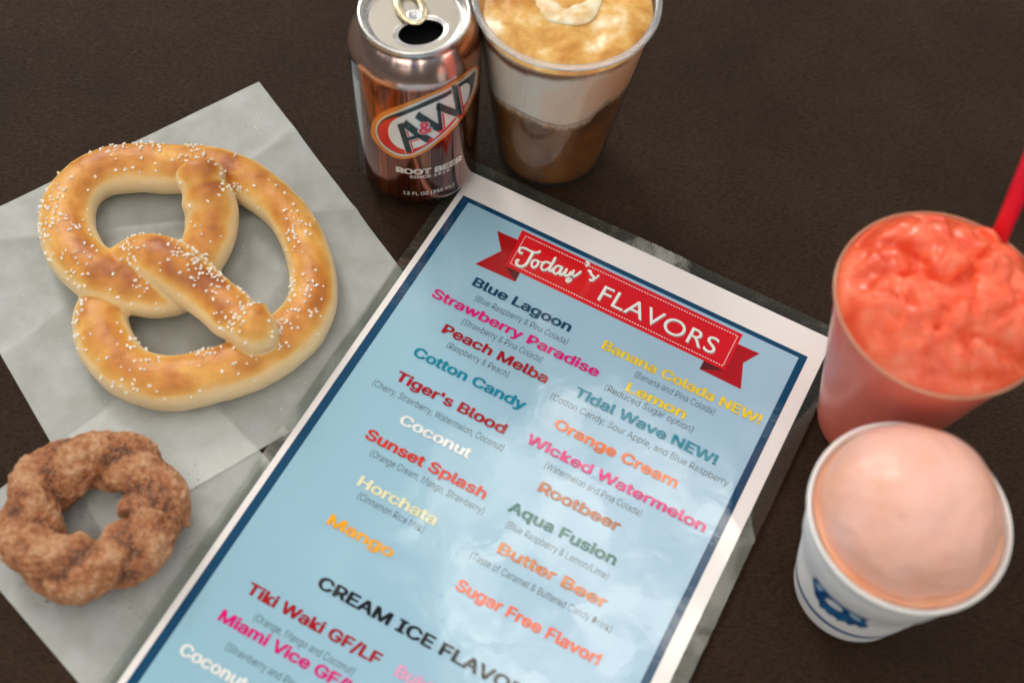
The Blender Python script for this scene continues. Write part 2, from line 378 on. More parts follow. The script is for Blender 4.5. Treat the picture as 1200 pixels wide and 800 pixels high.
m_cupgrey, nt, b = new_mat('pale_cup_print'); setp(b, Base_Color=(.35, .55, .65), Roughness=.4)
m_froth = cream_mat('tan_froth', [(.32, (.30, .11, .015)), (.46, (.55, .25, .04)), (.58, (.70, .42, .12)), (.72, (.86, .76, .54))], .05, .4, .32, (.004, .003, .002), .12, .2)
m_float, nt, b = new_mat('vanilla_foam')
co = mmco(nt); sp = nt.nodes.new('ShaderNodeSeparateXYZ'); nt.links.new(co, sp.inputs[0])
f = noise_n(nt, co, .05, 4, .6)
gx = math_n(nt, 'ADD', math_n(nt, 'MULTIPLY', sp.outputs['X'], .012), math_n(nt, 'ADD', math_n(nt, 'MULTIPLY', sp.outputs['Z'], -.004), .62))
colx = ramp(nt, math_n(nt, 'ADD', gx, math_n(nt, 'MULTIPLY', math_n(nt, 'SUBTRACT', f, .5), .5)), [(.1, (.92, .85, .76)), (.42, (.92, .72, .54)), (.7, (.86, .50, .26))])  # warm light on the right side painted into the foam colour
bz = math_n(nt, 'ADD', sp.outputs['Z'], math_n(nt, 'ADD', math_n(nt, 'MULTIPLY', f, 10.0), math_n(nt, 'MULTIPLY', sp.outputs['X'], -.10)))
st = ramp(nt, math_n(nt, 'MULTIPLY', bz, .005), [(.545, (0, 0, 0)), (.56, (1, 1, 1)), (.575, (1, 1, 1)), (.595, (.0, .0, .0))])
nt.links.new(mixc(nt, st, colx, (.22, .085, .02)), b.inputs['Base Color']); setp(b, Roughness=.45, Subsurface_Weight=.4, Subsurface_Radius=(.006, .004, .002), Subsurface_Scale=1.0)
m_beer, nt, b = new_mat('root_beer'); co = mmco(nt, 1, (1, 1, .5)); f = noise_n(nt, co, .05, 4, .6)
nt.links.new(ramp(nt, f, [(.3, (.075, .025, .003)), (.5, (.19, .068, .006)), (.75, (.36, .15, .018))]), b.inputs['Base Color']); setp(b, Roughness=.3, Subsurface_Weight=.3, Subsurface_Radius=(.01, .004, .001), Subsurface_Scale=1.0)

# ------------------------------------------------------------------ table
def table():
    tx0, tx1, ty0, ty1 = -700, 700, -150, 1100
    bm = bmesh.new()
    bmesh.ops.create_cube(bm, size=1)
    for v in bm.verts: v.co = Vector(((tx0+tx1)/2+v.co.x*(tx1-tx0), (ty0+ty1)/2+v.co.y*(ty1-ty0), -15+v.co.z*30))*MM
    bmesh.ops.bevel(bm, geom=list(bm.edges), offset=3*MM, segments=3, affect='EDGES')
    me = bpy.data.meshes.new('table_top'); bm.to_mesh(me); bm.free(); me.materials.append(m_table)
    o = bpy.data.objects.new('table_top', me); COL.objects.link(o); tag(o, kind='structure')
table()

# ------------------------------------------------------------------ wax paper sheets
def wax_sheet(corner, a, b_, la, lb, z0, label, seed, amp=1.0, creases=()):
    a = Vector(a).normalized(); b_ = Vector(b_).normalized()
    c = Vector(corner)+a*la/2+b_*lb/2
    n = 90; V, Fc = [], []
    for i in range(n+1):
        for j in range(n+1):
            p = Vector(corner)+a*la*i/n+b_*lb*j/n
            h = z0+max(0, fnoise((p.x, p.y, 0), 70, seed, 3))*1.3*amp+.25*fnoise((p.x, p.y, 0), 16, seed, 2)*amp
            for (cx, cy, dx, dy, wd, hh) in creases:
                d = (p.x-cx)*(-dy)+(p.y-cy)*dx; h += hh*math.exp(-abs(d)/wd)
            # flat where the menu weighs it down
            V.append((p.x-c.x, p.y-c.y, max(h, .25)))
    for i in range(n):
        for j in range(n):
            q = (i*(n+1)+j, (i+1)*(n+1)+j, (i+1)*(n+1)+j+1, i*(n+1)+j+1)
            Fc.append(q[::-1] if a.cross(b_) < 0 else q)
    o = mk('wax_paper', V, Fc, m_wax, None, True, loc=(c.x, c.y, 0))
    tag(o, label, 'wax paper', 'wax paper sheets on the table')
wax_sheet((-172, 306), (.77, -.64), (-.64, -.77), 215, 130, .35, 'crumpled wax paper square under the cinnamon sugar ring, its corner beneath the other sheet', 3.3, .45)
wax_sheet((-159.5, 490.5), (.637, -.771), (-.764, -.645), 202, 196, 1.25, 'larger wax paper square under the salted pretzel, overlapping the other sheet', 9.1, .6,
          [(-275, 366, .97, .22, 4, 2.2), (-230, 330, .6, .8, 6, 1.3), (-270, 330, -.3, .95, 4, 1.0), (-120, 300, .8, .6, 9, .5), (-110, 400, .3, .95, 3, .6)])

# ------------------------------------------------------------------ menu
MX, MY, MPHI, MW, MLEN = -31.07, 440.35, -0.407, 215.9, 355.6
menu = thing('laminated_menu', "laminated pale blue flavour menu with navy border and red ribbon heading", 'menu', (MX, MY, 1.9), MPHI)
mc, ms = math.cos(MPHI), math.sin(MPHI)
def mpt(px, py):
    p = at(px, py, 2.6)
    dx, dy = p.x-MX, p.y-MY
    return dx*mc+dy*ms, -dx*ms+dy*mc        # local x right, local y up (negative = down the sheet)
def slab(x0, x1, y0, y1, z0, z1):
    V = [(x0, y0, z0), (x1, y0, z0), (x1, y1, z0), (x0, y1, z0), (x0, y0, z1), (x1, y0, z1), (x1, y1, z1), (x0, y1, z1)]
    return V, [(3, 2, 1, 0), (4, 5, 6, 7), (0, 1, 5, 4), (1, 2, 6, 5), (2, 3, 7, 6), (3, 0, 4, 7)]
def ring_rect(o, i, z0, z1):
    def c(r): return [(r[0], r[2]), (r[1], r[2]), (r[1], r[3]), (r[0], r[3])]
    V = [(x, y, z) for z in (z0, z1) for r in (o, i) for x, y in c(r)]
    Fc = []
    for k in range(4):
        k2 = (k+1) % 4
        Fc += [(8+k, 8+k2, 12+k2, 12+k), (k2, k, 4+k, 4+k2), (k, k2, 8+k2, 8+k), (4+k2, 4+k, 12+k, 12+k2)]
    return V, Fc
# pouch margin: finely divided so that it can lift a little
def margin():
    V, Fc = [], []
    def rc(r, n=60):
        x0, x1, y0, y1 = r; P = []
        for k in range(n): P.append((x0+(x1-x0)*k/n, y0))
        for k in range(n): P.append((x1, y0+(y1-y0)*k/n))
        for k in range(n): P.append((x1-(x1-x0)*k/n, y1))
        for k in range(n): P.append((x0, y1-(y1-y0)*k/n))
        return P
    O = rc((-5.8, MW+7.5, -MLEN-7, 7.2)); I = rc((0, MW, -MLEN, 0)); n = len(O)
    rows = []
    for t in (0, .33, .66, 1):
        row = []
        for k in range(n):
            x = O[k][0]*(1-t)+I[k][0]*t; y = O[k][1]*(1-t)+I[k][1]*t
            z = .25+(1-t)*(.35+.55*fnoise((x, y, 0), 45, 4.0, 2)); row.append(len(V)); V.append((x, y, max(z, .12)))
        rows.append(row)
    for a, b_ in zip(rows, rows[1:]):
        for k in range(n): Fc.append((a[k], a[(k+1) % n], b_[(k+1) % n], b_[k]))
    base = len(V)
    mk('laminate_margin', V, Fc, m_film, menu, True)
margin()
V, Fc = slab(0, MW, -MLEN, 0, 0, .4); mk('paper_sheet', V, Fc, IM['white_paper'], menu)
bo = (3.4, MW-7.6, -MLEN+8, -16.2); bi = (8.1, MW-11.6, -MLEN+12, -19.0)
V, Fc = ring_rect(bo, bi, .42, .50); mk('border_frame', V, Fc, IM['navy'], menu)
V, Fc = slab(bi[0]+.02, bi[1]-.02, bi[2]+.02, bi[3]-.02, .42, .49); mk('blue_panel', V, Fc, m_bg, menu)
def lines_of(px0, px1):
    a, b_ = mpt(*px0), mpt(*px1); return a[0], b_[0], (a[1]+b_[1])/2
_h, _ = text2d('H', 10); CAPREF = _h[:, 1].max()
def put(body, p0, p1, ink, cap_h=6.0, bold=True, z=.56, width=None):
    x0, x1, yc = lines_of(p0, p1)
    bd = .30 if bold else 0
    V, Fc = text2d(body, 10, bd, 3 if bold else 2)
    xs = V[:, 0]; capref = CAPREF+2*bd
    s = cap_h/capref; w0 = xs.max()-xs.min(); sx = ((width or (x1-x0))/w0)
    V = np.stack([x0+(xs-xs.min())*sx, yc-cap_h*.5+(V[:, 1]+bd)*s, z+V[:, 2]*s], 1)
    col = ink.replace('_', ' ')
    mk('lettering', V, Fc, IM[ink], menu, label=f"{'bold '+col if bold else 'small '+col} lettering reading {body.strip('()')}")
B = [("Blue Lagoon", (554, 331), (671, 382), 'navy'), ("Strawberry Paradise", (507, 343), (703, 436), 'magenta'), ("Peach Melba", (519, 385), (643, 443), 'dark_red'),
 ("Cotton Candy", (485, 412), (617, 474), 'teal'), ("Tiger's Blood", (465, 439), (593, 503), 'dark_red'), ("Coconut", (469, 491), (553, 531), 'white'),
 ("Sunset Splash", (429, 508), (571, 578), 'red_orange'), ("Horchata", (421, 562), (512, 610), 'cream'), ("Mango", (385, 608), (462, 647), 'gold'),
 ("Tiki Waki GF/LF", (289, 690), (448, 770), 'dark_red'), ("Miami Vice GF/LF", (255, 724), (432, 810), 'magenta'), ("Coconut Cream GF/LF", (209, 763), (420, 870), 'white'),
 ("Banana Colada NEW!", (706, 404), (893, 491), 'yellow'), ("Lemon", (735, 452), (804, 486), 'yellow'), ("Tidal Wave NEW!", (674, 458), (841, 539), 'teal'),
 ("Orange Cream", (650, 496), (795, 565), 'orange'), ("Wicked Watermelon", (618, 513), (828, 617), 'magenta'), ("Rootbeer", (631, 571), (728, 615), 'brown_orange'),
 ("Aqua Fusion", (596, 594), (724, 654), 'dark_teal'), ("Butter Beer", (584, 641), (712, 706), 'caramel'), ("Sugar Free Flavor!", (535, 684), (704, 772), 'vermilion'),
 ("Bubble Gum GF/LF", (464, 785), (640, 880), 'pale_pink')]
for t_, a, b_, k in B: put(t_, a, b_, k)
put("CREAM ICE FLAVORS", (371, 685), (633, 815), 'black', 6.4)
S = [("(Blue Raspberry & Pina Colada)", (557, 349), (666, 400)), ("(Strawberry & Pina Colada)", (542, 376), (636, 421)), ("(Raspberry & Peach)", (524, 404), (597, 438)),
 ("(Cherry, Strawberry, Watermelon, Coconut)", (438, 447), (590, 525)), ("(Orange Cream, Mango, Strawberry)", (434, 531), (568, 597)), ("(Cinnamon Rice Milk)", (420, 580), (497, 620)),
 ("(Orange, Mango and Coconut)", (298, 723), (416, 785)), ("(Strawberry and Pina Colada)", (265, 757), (385, 822)),
 ("(Banana and Pina Colada)", (744, 438), (838, 482)), ("(Reduced Sugar option)", (709, 454), (813, 502)), ("(Cotton Candy, Sour Apple, and Blue Raspberry", (646, 463), (854, 566)),
 ("(Watermelon and Pina Colada)", (638, 546), (753, 599)), ("(Blue Raspberry & Lemon/Lime)", (593, 615), (714, 673)), ("(Taste of Caramel & Buttered Candy Drink)", (551, 651), (718, 735))]
for t_, a, b_ in S: put(t_, a, b_, 'grey', 3.7, False, .54)
# ribbon heading
rib = None
def mpoly(name, pts, ink, z, parent, label=None, offs=(0, 0)):
    P = [mpt(*p) for p in pts]; V, Fc = poly2d([[(x+offs[0], y+offs[1]) for x, y in P]], z)
    return mk(name, V, Fc, IM[ink], parent, label=label)
rib = mpoly('ribbon_banner', [(612, 269.5), (870.6, 391.7), (849, 434), (592, 311)], 'ribbon_red', .62, menu)
mpoly('ribbon_tail', [(582.7, 270.3), (587.4, 293.8), (557, 309), (604, 330), (625, 289)], 'ribbon_dark', .55, rib, 'left swallow tail of the red ribbon')
mpoly('ribbon_tail', [(890.3, 414), (871, 425), (868.3, 455.8), (819.6, 432), (850, 396)], 'ribbon_dark', .552, rib, 'right swallow tail of the red ribbon')
mpoly('ribbon_fold', [(592, 311), (604, 330), (610, 318.5)], 'ribbon_fold', .58, rib)
mpoly('ribbon_fold', [(849, 434), (819.6, 432), (825, 422)], 'ribbon_fold', .58, rib)
def stitches():
    V, Fc = [], []
    c4 = [mpt(616, 276.5), mpt(864.5, 393.5), mpt(847, 428.5), mpt(598, 308.5)]
    for k in range(4):
        a = np.array(c4[k]); b_ = np.array(c4[(k+1) % 4]); Ln = np.linalg.norm(b_-a); d = (b_-a)/Ln; n = np.array([-d[1], d[0]])
        m = int(Ln/1.55)
        for i in range(m):
            p = a+d*(Ln*i/m); q = p+d*.9
            base = len(V)
            for r in (p-n*.22, q-n*.22, q+n*.22, p+n*.22): V.append((r[0], r[1], .66))
            Fc.append((base, base+1, base+2, base+3))
    tag(mk('stitching', V, Fc, IM['white'], rib), 'dotted white stitching printed round the ribbon', kind='stuff')
stitches()
TODAY = [
 ([(302, 256), (280, 256), (270, 236), (285, 214), (320, 217), (360, 238), (400, 252), (430, 250), (447, 238)], 19),
 ([(388, 250), (368, 284), (345, 325), (318, 357), (282, 368), (252, 352), (250, 322), (272, 312)], 24),
 ([(412, 313), (385, 322), (373, 350), (384, 374), (406, 370), (426, 348), (426, 324), (412, 313)], 19),
 ([(430, 322), (448, 332), (470, 330)], 11),
 ([(540, 352), (512, 334), (484, 332), (461, 352), (454, 382), (472, 398), (498, 392), (524, 372)], 19),
 ([(574, 290), (550, 335), (524, 378), (520, 400), (540, 402), (562, 382)], 23),
 ([(628, 380), (608, 366), (584, 364), (562, 384), (554, 412), (570, 428), (592, 420), (612, 400)], 19),
 ([(630, 368), (610, 406), (608, 432), (630, 432), (650, 410)], 23),
 ([(668, 384), (648, 420), (654, 444), (680, 438), (706, 408)], 22),
 ([(726, 396), (708, 440), (698, 478), (674, 494), (662, 478), (690, 462), (740, 442), (785, 407)], 19),
 ([(820, 328), (842, 336), (842, 352), (820, 366)], 19),
 ([(838, 402), (860, 408), (866, 432), (888, 456), (882, 480), (850, 478)], 22),
 ([(884, 476), (906, 462), (932, 438)], 15)]
def today(ink, z, off, nm, label):
    V, Fc = [], []
    for pts, wd in TODAY:
        P = [mpt(570+x/7.06, 260+y/7.06) for x, y in pts]
        v, f = ribbon2d([(x+off[0], y+off[1]) for x, y in P], wd/7.06/2.17*1.02, z+len(V)*1e-6, 5)
        k = len(V); V += v; Fc += [tuple(i+k for i in q) for q in f]
    mk(nm, V, Fc, IM[ink], rib, label=label)
today('ribbon_shadow', .66, (.45, -.55), 'lettering_shadow', None)
today('white', .70, (0, 0), 'lettering', "white script lettering reading Today's")
x0, x1, yc = lines_of((703, 345), (842, 403))
for ink, z_, off, nm, lb in (('ribbon_shadow', .66, (.45, -.6), 'lettering_shadow', None), ('white', .70, (0, 0), 'lettering', 'white capital lettering reading FLAVORS')):
    V, Fc = text2d("FLAVORS", 10, .0, 6, spacing=1.04, font=False); xs = V[:, 0]
    capx = 10.6
    V = np.stack([x0+off[0]+(xs-xs.min())*(x1-x0)/(xs.max()-xs.min()), yc-capx/2+off[1]+V[:, 1]*capx/7.3, np.full(len(V), z_)], 1)
    mk(nm, V, Fc, IM[ink], rib, label=lb)

# ------------------------------------------------------------------ dough ropes (pretzel)
def grid_tube(path, nseg=28, flat=.88):
    "path rows: x y z r ; returns closed tube"
    n = len(path); V, Fc = [], []
    P = path[:, :3]; T = np.gradient(P, axis=0); T /= np.linalg.norm(T, axis=1)[:, None]
    for i in range(n):
        t = Vector(T[i]); side = t.cross(Vector((0, 0, 1))).normalized(); up = side.cross(t).normalized()
        for k in range(nseg):
            a = 2*math.pi*k/nseg; r = path[i, 3]
            v = Vector(P[i])+side*math.cos(a)*r+up*math.sin(a)*r*flat; V.append(tuple(v))
    for i in range(n-1):
        for k in range(nseg):
            k2 = (k+1) % nseg; Fc.append((i*nseg+k, (i+1)*nseg+k, (i+1)*nseg+k2, i*nseg+k2))
    for ring, flip in ((0, False), (n-1, True)):
        c = len(V); V.append(tuple(P[ring]))
        for k in range(nseg):
            a, b_ = ring*nseg+k, ring*nseg+(k+1) % nseg
            Fc.append((a, b_, c) if not flip else (b_, a, c))
    return V, Fc
PZ = [(232, 197, 8, 27.5), (233, 202, 12.2, 27.5), (236, 211, 13.2, 27), (239, 221, 11.6, 25), (243, 231, 13.6, 22.5), (249, 252, 14.2, 17), (247, 276, 13.4, 13.5), (238, 298, 13, 12), (226, 320, 12, 11),
 (208, 341, 11.6, 12), (186, 346, 12.8, 14), (156, 339, 13.6, 16.5), (122, 326, 14.4, 17.5), (93, 303, 14.8, 15.5), (79, 270, 14.4, 13), (85, 233, 14, 12.5), (114, 206, 13.6, 12.5), (158, 197, 13.8, 12.5),
 (205, 199, 14, 12.5), (250, 200, 13.2, 12), (292, 216, 12.6, 12), (331, 246, 12.0, 12), (356, 285, 11.8, 12), (367, 325, 12.0, 12), (363, 362, 13.6, 12.5), (340, 394, 14.6, 12.5),
 (296, 424, 14.8, 12.5), (245, 442, 14.2, 12.5), (195, 449, 13.8, 12.5), (152, 436, 14, 12.5), (126, 406, 14.2, 12), (118, 376, 13.6, 11), (122, 350, 11.6, 10),
 (136, 322, 11, 13), (156, 304, 11.6, 21), (180, 303, 13.4, 25), (206, 316, 13.8, 25.5), (234, 338, 13.4, 22), (260, 359, 12.8, 21.5), (274, 371, 12.6, 24), (286, 380, 10.6, 26.5), (298, 384, 13.0, 28.5), (312, 386, 11.6, 28.5), (322, 385, 6, 27.5)]
def pretzel():
    cen = at(215, 320, 12)
    th_ = thing('soft_pretzel', 'golden brown salted soft pretzel lying on the larger wax paper', 'pretzel', (cen.x, cen.y, 1.4))
    rows = []
    for px, py, r, z_ in PZ:
        p = at(px, py, z_); rows.append((p.x-cen.x, p.y-cen.y, z_-1.2, r))
    path = catmull(rows, 7)
    for i in range(len(path)): path[i, 3] *= 1+.02*math.sin(i*.33)
    V, Fc = grid_tube(path)
    o = mk('dough', V, Fc, m_dough, th_, True)
    # flatten the underside
    rm = o.modifiers.new('r', 'REMESH'); rm.mode = 'VOXEL'; rm.voxel_size = .95*MM; rm.use_smooth_shade = True
    sm = o.modifiers.new('s', 'SMOOTH'); sm.factor = .6; sm.iterations = 5
    dg = bpy.context.evaluated_depsgraph_get(); me = bpy.data.meshes.new_from_object(o.evaluated_get(dg))
    o.modifiers.clear(); old = o.data; o.data = me; bpy.data.meshes.remove(old); me.name = 'dough'
    n = len(me.vertices); co = np.zeros(n*3); me.vertices.foreach_get('co', co); co = co.reshape(-1, 3)/MM
    nr = np.array([tuple(v.normal) for v in me.vertices])
    d = np.zeros(n); bake = np.zeros(n)
    for i in range(n):
        p = co[i]; a = fnoise(p, 22, 1.7, 3); c = fnoise(p, 7, 5.2, 2)
        d[i] = .55*a+.16*c
        up = nr[i][2]; up = max(0, (up-.38)/.60); up = up*up*(3-2*up) if up < 1 else 1
        blot = fnoise(p, 16, 8.8, 3)
        bake[i] = .12+.58*up*(1.0+.50*blot)+.08*(p[2]-12)/12
    co += nr*d[:, None]
    low = co[:, 2] < .6; co[low, 2] = .6+(co[low, 2]-.6)*.12
    me.vertices.foreach_set('co', (co*MM).ravel()); me.update()
    at2 = me.attributes.new('bake', 'FLOAT', 'POINT'); at2.data.foreach_set('value', bake)
    me.polygons.foreach_set('use_smooth', [True]*len(me.polygons))
    if not me.materials: me.materials.append(m_dough)
    # salt grains
    me.update(); V, Fc = [], []
    cand = np.nonzero(nr[:, 2] > .45)[0]; rng.shuffle(cand); cnt = 0
    for i in cand:
        p = co[i]; dens = fnoise(p, 20, 31.0, 2)+.30*(nr[i][2]-.6)
        if rng.random() > (.03+max(0, dens)*1.1): continue
        s = rng.uniform(.6, 1.1); k = len(V); q = Matrix.Rotation(rng.uniform(0, 6.28), 3, Vector(rng.normal(size=3)).normalized())
        for u in ((1, 0, 0), (-1, 0, 0), (0, 1, 0), (0, -1, 0), (0, 0, .8), (0, 0, -.8), (.7, .7, .5), (-.7, -.6, .5)):
            w_ = q @ (Vector(u)*s*rng.uniform(.8, 1.2)); V.append(tuple(Vector(p)+Vector(nr[i])*s*.45+w_))
        hb = bmesh.new()
        for vv in V[k:]: hb.verts.new(vv)
        res = bmesh.ops.convex_hull(hb, input=hb.verts); hb.verts.index_update()
        for f in hb.faces: Fc.append(tuple(v.index+k for v in f.verts))
        hb.free(); cnt += 1
        if cnt >= 640: break
    tag(mk('salt', V, Fc, m_salt, th_), 'coarse white salt grains scattered over the crust', kind='stuff')
pretzel()

# ------------------------------------------------------------------ cinnamon sugar ring
def donut():
    c = at(108, 601, 15)
    R, r0 = 27.6, 14.4; nu, nv = 620, 230
    V = np.zeros((nu*nv, 3)); bake = np.zeros(nu*nv); k = 0
    for i in range(nu):
        u = 2*math.pi*i/nu; cu, su = math.cos(u), math.sin(u)
        rr = r0*(1+.05*math.sin(3*u+1)+.035*math.sin(7*u)); RR = R*(1+.025*math.sin(2*u+.6))
        for j in range(nv):
            v = 2*math.pi*j/nv
            ph = 2*(v-2.75*u)+.5*math.sin(3*u)
            lob = abs(math.cos(ph*.5+.35))**.9
            base = (RR*cu, RR*su, 0); nx, ny, nz_ = math.cos(v)*cu, math.cos(v)*su, math.sin(v)
            q = ((RR+rr*math.cos(v))*cu, (RR+rr*math.cos(v))*su, rr*math.sin(v))
            a = fnoise(q, 11, 3.0, 3); f = fnoise(q, 3.2, 7.0, 2); g_ = fnoise(q, 1.3, 17.0, 2)
            r = rr*(.77+.30*lob)+1.2*a+.85*f+.5*g_
            V[k] = ((RR+r*math.cos(v))*cu, (RR+r*math.cos(v))*su, 14.0+r*.92*math.sin(v))
            bake[k] = .22+.50*lob+.5*a+.45*f+.2*g_; k += 1
    V[:, 2] = np.where(V[:, 2] < .8, .8+(V[:, 2]-.8)*.1, V[:, 2])
    Fc = [(i*nv+j, ((i+1) % nu)*nv+j, ((i+1) % nu)*nv+(j+1) % nv, i*nv+(j+1) % nv) for i in range(nu) for j in range(nv)]
    o = mk('cinnamon_sugar_doughnut', V, Fc, m_cin, None, True, loc=(c.x, c.y, .9))
    tag(o, 'twisted ring doughnut coated in cinnamon sugar on the smaller wax paper', 'doughnut')
    a = o.data.attributes.new('bake', 'FLOAT', 'POINT'); a.data.foreach_set('value', bake)
donut()

# ------------------------------------------------------------------ can
CX, CY = -61.8, 442.6
def can():
    t = thing('soda_can', 'opened root beer can with wood plank artwork beside the float cup', 'drink can', (CX, CY, 0))
    n = 128
    prof = [(0.1, 9), (12, 7.5), (19, 4), (22.5, .6), (23.6, 0), (24.8, .6), (28, 4), (31, 7.5), (32.6, 11), (33.1, 15), (33.1, 60), (33.1, 100), (32.9, 103), (32, 106.5), (30.3, 110.5), (28.3, 114.4), (27.2, 116.4), (26.4, 117.6), (26.2, 118.4)]
    V, Fc = lathe(prof, n); mk('can_body', V, Fc, m_can, t, True)
    rim = [(26.2, 118.3), (27.2, 118.8), (27.5, 120), (27.3, 121.4), (26.6, 122.1), (25.8, 121.9), (25.2, 121), (24.7, 118.5), (24.2, 115.4), (23.4, 114.7), (22.6, 115.4), (22.2, 117.0), (21.6, 117.4)]
    V, Fc = lathe(rim, n); mk('can_rim', V, Fc, m_alu, t, True)
    # end panel with the pour opening; opening lies towards the camera and right
    ang = -1.10; ox, oy = 9.3*math.cos(ang), 9.3*math.sin(ang)
    ca, sa = math.cos(ang), math.sin(ang)
    outer = [(21.7*math.cos(a), 21.7*math.sin(a)) for a in np.linspace(0, 2*math.pi, 96, endpoint=False)]
    def opening(s, zz=None):
        return [(ox+ca*8.4*s*math.cos(a)-sa*12.0*s*math.sin(a), oy+sa*8.4*s*math.cos(a)+ca*12.0*s*math.sin(a)) for a in np.linspace(0, 2*math.pi, 48, endpoint=False)]
    
    V, Fc = poly2d([outer, opening(1.16)], 117.4); mk('end_panel', V, Fc, m_lid, t)
    # sunken ring round the opening
    V, Fc = [], []
    for s_, z_ in ((1.16, 117.4), (1.10, 116.9), (1.04, 116.8), (.97, 117.0), (.93, 116.6), (.92, 115.6)):
        V += [(x, y, z_) for x, y in opening(s_)]
    for j in range(5):
        for i in range(48): Fc.append((j*48+i, j*48+(i+1) % 48, (j+1)*48+(i+1) % 48, (j+1)*48+i))
    mk('opening_bead', V, Fc, m_alu, t, True)
    V, Fc = lathe([(0.1, 108), (22, 108.2), (24, 114)], 64); mk('inside_shade', V, Fc, m_dark, t, True)  # black sheet below the opening, painted shade of the can's interior
    # pull tab
    def tabring(sx, sy, cx, cy, n=40): return [(cx+ca*sx*math.cos(a)-sa*sy*math.sin(a), cy+sa*sx*math.cos(a)+ca*sy*math.sin(a)) for a in np.linspace(0, 2*math.pi, n, endpoint=False)]
    tcx, tcy = -4.6*ca, -4.6*sa
    tilt = lambda x, y: 119.0+(-(x*ca+y*sa))*.06
    prof2 = [(1.0, -.4), (1.02, .2), (.97, .75), (.62, .85), (.52, .4), (.52, -.3)]
    def tab_part(sx, sy, px_, py_, nm):
        V, Fc = [], []
        for s_, dz in prof2:
            V += [(x, y, tilt(x, y)+dz) for x, y in tabring(sx-(1-s_)*8, sy-(1-s_)*8, px_, py_)]
        m = 40
        for j in range(6):
            j2 = (j+1) % 6
            for i in range(m): Fc.append((j*m+i, j*m+(i+1) % m, j2*m+(i+1) % m, j2*m+i))
        return mk(nm, V, Fc, m_tab, t, True)
    tab = tab_part(12.2, 7.7, tcx-1.5*ca, tcy-1.5*sa, 'pull_tab')
    V, Fc = poly2d([tabring(4.9, 4.9, .6*ca, .6*sa)], 0); V = [(x, y, tilt(x, y)+.15) for x, y, _ in V]; mk('tab_web', V, Fc, m_alu, tab)
    V, Fc = lathe([(4.3, 118.6), (4.3, 119.7), (3.7, 120.1), (2.6, 120.0), (2.3, 119.7), (0.1, 120.2)], 32)
    V = [(x+.6*ca, y+.6*sa, z_) for x, y, z_ in V]; mk('rivet', V, Fc, m_alu, tab, True)
    # printed emblem, wrapped on the wall
    def cpt(x, y):
        a, z_ = on_cone(430+x/4.707, 70+y/4.707, CX, CY, 33.1, 0); return a*33.1, z_
    def wrap(V, Fc, d, mat, nm, parent=t, label=None):
        bm = bmesh.new(); vs = [bm.verts.new((x, y, 0)) for x, y, *_ in V]
        for f in Fc:
            try: bm.faces.new([vs[i] for i in f])
            except ValueError: pass
        xs = [v[0] for v in V]; x = math.floor(min(xs)/1.6)*1.6+1.6
        while x < max(xs):
            bmesh.ops.bisect_plane(bm, geom=list(bm.verts)+list(bm.edges)+list(bm.faces), plane_co=(x, 0, 0), plane_no=(1, 0, 0)); x += 1.6
        bm.verts.index_update()
        r = 33.1+d; VV = [(r*math.sin(v.co.x/33.1), -r*math.cos(v.co.x/33.1), v.co.y) for v in bm.verts]
        FF = [tuple(v.index for v in f.verts) for f in bm.faces]; bm.free()
        return mk(nm, VV, FF, mat, parent, True, label)
    def cp(pts, d, ink, nm, parent=t, smooth=True, label=None):
        P = [cpt(*p) for p in pts]
        if smooth: P = [tuple(q) for q in catmull(P, 4, True)]
        V, Fc = poly2d([P], 0); return wrap(V, Fc, d, CI[ink], nm, parent, label)
    def strokes(lst, d, ink, nm, parent, label=None):
        V, Fc = [], []
        for (x0, y0, x1, y1, w_) in lst:
            a, b_ = np.array([x0, y0]), np.array([x1, y1]); dd = (b_-a)/np.linalg.norm(b_-a); nn = np.array([-dd[1], dd[0]])*w_/2
            k = len(V); V += [(*cpt(*p), 0) for p in (a-nn, b_-nn, b_+nn, a+nn)]; Fc.append((k, k+1, k+2, k+3))
        return wrap(V, Fc, d, CI[ink], nm, parent, label)
    O1 = [(22, 385), (35, 335), (75, 295), (130, 270), (220, 238), (330, 193), (430, 148), (500, 103), (560, 58), (600, 33), (616, 45), (610, 120), (595, 190), (565, 260), (520, 330), (460, 400), (390, 460), (310, 515), (240, 543), (170, 545), (100, 510), (50, 460), (25, 420)]
    O2 = [(48, 390), (60, 345), (95, 312), (150, 288), (240, 252), (340, 207), (440, 162), (510, 117), (565, 73), (598, 48), (606, 66), (599, 130), (581, 195), (551, 260), (508, 325), (448, 392), (382, 450), (302, 503), (235, 530), (170, 528), (105, 493), (65, 447)]
    O3 = [(57, 390), (68, 352), (100, 322), (155, 298), (245, 264), (345, 219), (445, 174), (515, 129), (567, 87), (593, 62), (596, 75), (590, 130), (572, 190), (542, 255), (500, 318), (440, 385), (376, 440), (298, 492), (235, 518), (172, 516), (110, 482), (72, 440)]
    RD = [(62, 392), (72, 358), (100, 335), (170, 312), (165, 340), (150, 395), (200, 470), (300, 455), (400, 385), (500, 270), (560, 200), (545, 255), (500, 316), (440, 383), (376, 438), (298, 490), (235, 515), (172, 513), (112, 480), (74, 440)]
    WH = [(118, 395), (130, 352), (165, 322), (250, 286), (350, 243), (440, 202), (505, 155), (545, 128), (566, 145), (560, 200), (540, 240), (500, 297), (455, 350), (400, 408), (330, 460), (260, 488), (210, 494), (165, 477), (130, 440)]
    em = cp(O1, .05, 'orange', 'emblem')
    cp(O2, .10, 'silver', 'emblem_outline', em); cp(O3, .15, 'black', 'emblem_band', em); cp(RD, .20, 'red', 'red_crescent', em); cp(WH, .25, 'white', 'emblem_field', em)
    A = [(184, 350, 234, 508, 32), (205, 345, 340, 440, 40), (215, 438, 300, 412, 20)]
